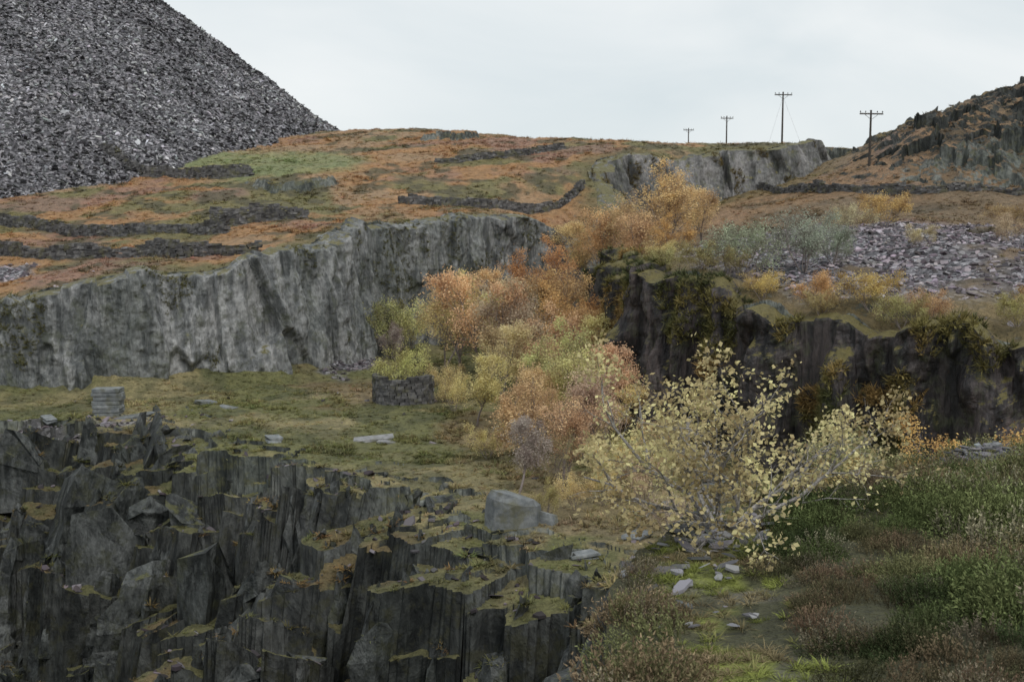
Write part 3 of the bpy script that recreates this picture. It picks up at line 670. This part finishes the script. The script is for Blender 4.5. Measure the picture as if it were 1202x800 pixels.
for k,(x,y,h,c) in enumerate([(-12,100,4.6,GR),(-9.4,102,4.8,YG),(-10.5,98,3.0,PU),(2.2,50,2.6,GR),(4.9,53,2.2,YG),(3.9,47,1.8,YG),(-4.6,76,2.6,YG),(-3.6,70,2.4,YG),(1.4,45,1.4,MU),(5.6,47,2.2,PK),(7.2,56,2.2,PO),(4.4,50,2.4,PO),(6.4,51,2.0,YG),(2.6,46,1.5,PO),(-1.2,57,1.8,YG),(6.,42,1.8,PK)]):
    plant('birch_sapling',tw_ if k in(3,) else tb,k,x,y,h,c,3. if k!=3 else 4.,.9)
for k,(x,y,h,c,w) in enumerate([(13.8,68.5,3.2,WG,1.2),(17.8,69.5,3.6,WG,1.2),(20.3,72,2.4,WG,1.2),(30,92,2.8,OR,1.3),(12.8,68,1.8,GR,1.3),(16.4,61.5,2.0,OR,1.4),(18.8,59.5,2.0,OR,1.4),(21,57,1.8,RD,1.2),
    (24.5,55.,1.6,MU,1.3),(26,55,1.9,OR,1.2),(28,52.5,1.6,GR,1.3),(11.3,68,1.8,MU,1.5),(9.8,72.5,1.6,MU,1.6),(10.2,78,1.6,YG,1.5),(30,53,1.9,OR,1.3),(25,85,2.2,PK,1.3),(14.2,64.5,1.6,OR,1.5),(33,56,2.2,PO,1.3),
    (19.6,57.0,1.7,MU,1.4),(16.3,60.,1.4,MU,1.5),(34,78,2,PK,1.3),(22.5,51.0,2.6,MU,1.3),(27,48.5,2.8,OR,1.3),(18,55,2.4,GR,1.3),(9.5,33,2.4,GR,1.4),(13.5,42,3,MU,1.3),(18,45,3.6,OR,1.2),(22,46,3.2,GR,1.3),(15.5,50,3,GR,1.3),(27,76,1.5,PK,1.4),(38,88,2,MU,1.4)]):
    plant('willow_bush' if c==WG else 'autumn_shrub',tb,k,x,y,h,c,3.,w)
fb=make_tree(707,2.7,stems=9,maxlev=3,nch=(8,6,3),ang_=(.6,.8,.9),trop=(.02,.03,.04,0),nleaf=7800,lsz=.060,wob=.2,spread=.55,r0=.017,leafsig=.06,bark=M_barkg,bare=.15,stemang=.95)
xb,yb=2.30,12.1
obj('yellow_birch_tree',fb,(xb,yb,gz(xb,yb)-.03),(0,0,.6),(.84,.72,.72),color=(.62,.54,.29))
# ------------------------------------------------------------------ stonework
def jbox(V,F,LV,c,dims,rz,r,j=.12,tilt=0.):
    b=len(V);ca,sa=math.cos(rz),math.sin(rz);lv=r.uniform(0,1);tx=r.normal()*tilt;ty=r.normal()*tilt
    for sz in(-1,1):
        for sx,sy in((-1,-1),(1,-1),(1,1),(-1,1)):
            px=dims[0]/2*(sx+r.uniform(-j,j));py=dims[1]/2*(sy+r.uniform(-j,j));pz=dims[2]/2*(sz+r.uniform(-j,j))+px*tx+py*ty
            V.append((c[0]+px*ca-py*sa,c[1]+px*sa+py*ca,c[2]+pz));LV.append(lv)
    for f in((0,3,2,1),(4,5,6,7),(0,1,5,4),(1,2,6,5),(2,3,7,6),(3,0,4,7)):F.append(tuple(b+q for q in f))
def wall(line,h=1.2,th=.6,seed=0,vary=.5):
    r=np.random.default_rng(seed);x,y,s=resample(line,.1);V=[];F=[];LV=[];Z=T(x,y)['z'];n=len(s)
    hh=h*(1+vary*fbm(s,s*0,5,3,seed));k=0;level=0
    while level<h*1.5:
        ch=r.uniform(.16,.3);i=0
        while i<n-2:
            L=r.uniform(.3,.8);m=min(int(i+L/.1/2),n-2)
            if level<hh[m]:
                jbox(V,F,LV,(x[m],y[m],Z[m]-.1+level+ch/2+r.normal()*.02),(L*1.03,th*(1.1-.25*level/h)*r.uniform(.85,1.1),ch*1.05),math.atan2(y[m+1]-y[m],x[m+1]-x[m]),r,.2,.06)
            i+=max(1,int(L/.1))
        level+=ch
    obj('dry_stone_wall',mesh_np('dry_stone_wall',V,F,[M_wall],attrs={'lv':LV}))
wall([(-53,118),(-41,111),(-31.5,107),(-26,104)],1.1,seed=1)
wall([(-46,101),(-40,97),(-36,96),(-30,95),(-26.5,91.5),(-25,94),(-22.5,92.5),(-20.5,93)],1.0,seed=2)
wall([(-29.5,112),(-24,113),(-20,113)],1.3,seed=3)
wall([(-54,152),(-46,150),(-38,145),(-33,146)],1.1,seed=4)
wall([(-12.2,124),(-7.5,126),(0,129),(5,133),(8.6,139)],1.0,seed=5)
wall([(32,150),(36,138),(38,132),(42,128),(46,125),(50,125),(57,122)],.8,seed=6)
wall([(-10,150),(0,152),(7,156)],.6,seed=7)
cx,cy=-7.2,74.6;r=np.random.default_rng(3);V=[];F=[];LV=[];z0=gz(cx,cy)-.15;lev=0
while lev<2.0:
    ch=r.uniform(.14,.24);a=r.uniform(0,1)
    a0=a
    while a<a0+6.283:
        L=r.uniform(.3,.6);da=L/1.8
        ang0=a+da/2
        hh=1.95-(.35 if 1.2<(ang0%6.283)<2.2 else 0)-.25*(math.sin(ang0*3.1)+1)*.5
        if lev<hh: jbox(V,F,LV,(cx+1.8*math.cos(ang0),cy+1.8*math.sin(ang0),z0+lev+ch/2),(L*1.02,.45*r.uniform(.9,1.1),ch*1.02),ang0+1.5708,r,.12,.03)
        a+=da
    lev+=ch
obj('round_stone_enclosure',mesh_np('round_stone_enclosure',V,F,[M_wall],attrs={'lv':LV}))
obj('enclosure_bush',tb[1],(cx-.1,cy,z0+.3),(0,0,2),(1.0,1.0,1.15),color=(.50,.47,.2))
def block(name,x,y,dims,rz,mat,seed,layers=4,tilt=.03,dz=0.,j=.07,rx=0.):
    r=np.random.default_rng(seed);V=[];F=[];LV=[];z=0
    for k in range(layers):
        h=dims[2]/layers*r.uniform(.8,1.2)
        jbox(V,F,LV,(r.normal()*.03,r.normal()*.03,z+h/2),(dims[0]*r.uniform(.9,1.03),dims[1]*r.uniform(.9,1.03),h*.995),r.normal()*.02,r,j,tilt);z+=h
    me=mesh_np(name,V,F,[mat],attrs={'lv':np.array(LV)*.4+.5})
    o=obj(name,me,(x,y,gz(x,y)-.08+dz),(r.normal()*.05+rx,r.normal()*.05,rz))
    b=o.modifiers.new('bevel','BEVEL');b.width=.04;b.segments=2
# the big split block: one irregular faceted boulder with a sloping cleaved top
r=np.random.default_rng(9);n=7;an=np.linspace(0,6.283,n,endpoint=False)+r.uniform(-.3,.3,n);ra=r.uniform(.85,1.1,n)
V=[];F=[]
for (zz,s_,sl_) in((-.3,1.08,0),(.35,1.0,.05),(.85,.96,.16),(1.08,.78,.24)):
    for q in range(n):
        px=math.cos(an[q])*ra[q]*1.12*s_;py=math.sin(an[q])*ra[q]*.72*s_
        V.append((px+r.normal()*.03,py+r.normal()*.03,zz-px*sl_+r.normal()*.03))
for k in range(3):
    for q in range(n):
        a=k*n+q;a2=k*n+(q+1)%n;F+= [(a,a2,a2+n),(a,a2+n,a+n)]
V.append((-.05,0,1.12));t=len(V)-1
for q in range(n):F.append((3*n+q,3*n+(q+1)%n,t))
obj('slate_block',mesh_np('slate_block',V,F,[M_block],attrs={'lv':[.62]*len(V)}),(0,43.9,gz(0,43.9)),(0,.03,.15))
block('slate_block',1.35,44.2,(.9,.9,.55),.9,M_block,12,1,.2,0,.35,.2)
block('slate_slab',-7.7,62.6,(2.3,1.2,.2),.1,M_slab,2,2)
block('slate_slab',-6.6,61.8,(1.5,.8,.2),-.3,M_slab,3,1,.1)
block('stone_pillar',-25.2,70.2,(1.7,1.3,1.75),.1,M_block,4,7,.01)
for k,(x,y,a,b_,c_) in enumerate([(-23.4,69.2,2.3,.9,.2),(-26.6,68.6,1.6,1,.25),(-18.2,72,1.6,.8,.2),(-20.,73.5,1.3,.9,.25),(-13,61,1.2,.8,.3),(2.6,41,1.2,.8,.25),(6.5,46,1.4,.9,.35),(8.5,58,1.6,1,.5),(4.8,42.5,1.4,.7,.3),(-28.5,69,1.4,.8,.3),(9.2,52,1.8,1.1,.5)]):
    block('slate_slab',x,y,(a,b_,c_),k*1.3,M_block,20+k,2,.05,0,.2)
# ------------------------------------------------------------------ telegraph poles
def pole(x,y,h,stay=False,arm=2.2,rz=.15):
    V=[];F=[];LV=[]
    n=10
    for z,rr in((-1,.16),(h*.5,.14),(h,.11)):
        for k in range(n):V.append((rr*math.cos(6.283*k/n),rr*math.sin(6.283*k/n),z))
    for i in range(2):
        for k in range(n):F.append((i*n+k,i*n+(k+1)%n,(i+1)*n+(k+1)%n,(i+1)*n+k))
    LV=[.5]*len(V)
    r0=np.random.default_rng(1)
    jbox(V,F,LV,(0,-.14,h-.35),(arm,.12,.16),0,r0,.01)
    for s in(-1,1):
        b=len(V)
        for (px,pz) in((s*arm*.27,h-.43),(s*arm*.27+.07*s,h-.43),(s*.1,h-1.0),(s*.04,h-1.0)):
            V.append((px,-.17,pz));V.append((px,-.13,pz));LV+= [.5,.5]
        for f in((0,2,4,6),(1,7,5,3),(0,1,3,2),(4,5,7,6),(2,3,5,4),(6,7,1,0)):F.append(tuple(b+q for q in f))
        for q in(.25,.47):
            for (zz,w) in((h-.20,.05),(h-.12,.11),(h-.04,.07)): jbox(V,F,LV,(s*arm*q,-.14,zz),(w,w,.08),0,r0,.02)
    jbox(V,F,LV,(0,0,h+.05),(.2,.2,.1),0,r0,.05)
    if stay:
        for (ex,ey) in((3.2,-1.),(-2.,1.5)):
            b=len(V)
            for (px,py,pz) in((0,0,h-.6),(ex,ey,-.6)):
                for k in range(3):V.append((px+.011*math.cos(2.09*k),py+.011*math.sin(2.09*k),pz));LV.append(.5)
            for k in range(3):F.append((b+k,b+(k+1)%3,b+3+(k+1)%3,b+3+k))
    obj('telegraph_pole',mesh_np('telegraph_pole',V,F,[M_wood],attrs={'lv':LV}),(x,y,gz(x,y)),(0,0,rz))
pole(43.5,140,6.6,arm=3.);pole(41.7,178,8.5,True,arm=2.8);pole(40,215,8.3,arm=2.4);pole(39.8,260,9,arm=2.4)
# ------------------------------------------------------------------ sky, sun, camera
el,az=math.radians(48),math.radians(150)
w=bpy.data.worlds.new('World');scn.world=w;w.use_nodes=True;nt=w.node_tree;nt.nodes.clear()
out=nt.nodes.new('ShaderNodeOutputWorld');bg=nt.nodes.new('ShaderNodeBackground');bg.inputs[1].default_value=.1
sky=nt.nodes.new('ShaderNodeTexSky');sky.sky_type='NISHITA';sky.sun_disc=False;sky.sun_elevation=el;sky.sun_rotation=az
tc=nt.nodes.new('ShaderNodeTexCoord');mp=nt.nodes.new('ShaderNodeMapping');mp.inputs['Scale'].default_value=(1,1,2.6)
nz=nt.nodes.new('ShaderNodeTexNoise');nz.inputs['Scale'].default_value=2.6;nz.inputs['Detail'].default_value=5;nz.inputs['Roughness'].default_value=.5;nz.inputs['Distortion'].default_value=.5
rp=nt.nodes.new('ShaderNodeValToRGB');e=rp.color_ramp.elements
e[0].position=.32;e[0].color=(.72,.79,.82,1);e[1].position=.62;e[1].color=(.90,.93,.935,1)
sc_=nt.nodes.new('ShaderNodeVectorMath');sc_.operation='SCALE';sc_.inputs[3].default_value=10
mx=nt.nodes.new('ShaderNodeMixRGB');mx.inputs[0].default_value=.93
L=nt.links.new
L(tc.outputs['Generated'],mp.inputs[0]);L(mp.outputs[0],nz.inputs['Vector']);L(nz.outputs['Fac'],rp.inputs[0]);L(rp.outputs[0],sc_.inputs[0])
L(sky.outputs[0],mx.inputs[1]);L(sc_.outputs[0],mx.inputs[2]);L(mx.outputs[0],bg.inputs[0]);L(bg.outputs[0],out.inputs[0])
sl=bpy.data.lights.new('sun','SUN');sl.energy=1.4;sl.angle=math.radians(14);sl.color=(1,.96,.9)
so=bpy.data.objects.new('sun',sl);scn.collection.objects.link(so)
from mathutils import Vector
dv=Vector((math.sin(az)*math.cos(el),math.cos(az)*math.cos(el),math.sin(el)))
so.rotation_euler=dv.to_track_quat('Z','Y').to_euler()
cam=bpy.data.cameras.new('camera');cam.lens=40;cam.sensor_width=36;cam.clip_end=5000;cam.clip_start=.05
cam.dof.use_dof=True;cam.dof.focus_distance=16;cam.dof.aperture_fstop=4.
co=bpy.data.objects.new('camera',cam);scn.collection.objects.link(co);co.location=(0,0,0);co.rotation_euler=(math.radians(84),0,0)
scn.camera=co
print('done',time.time()-T0)
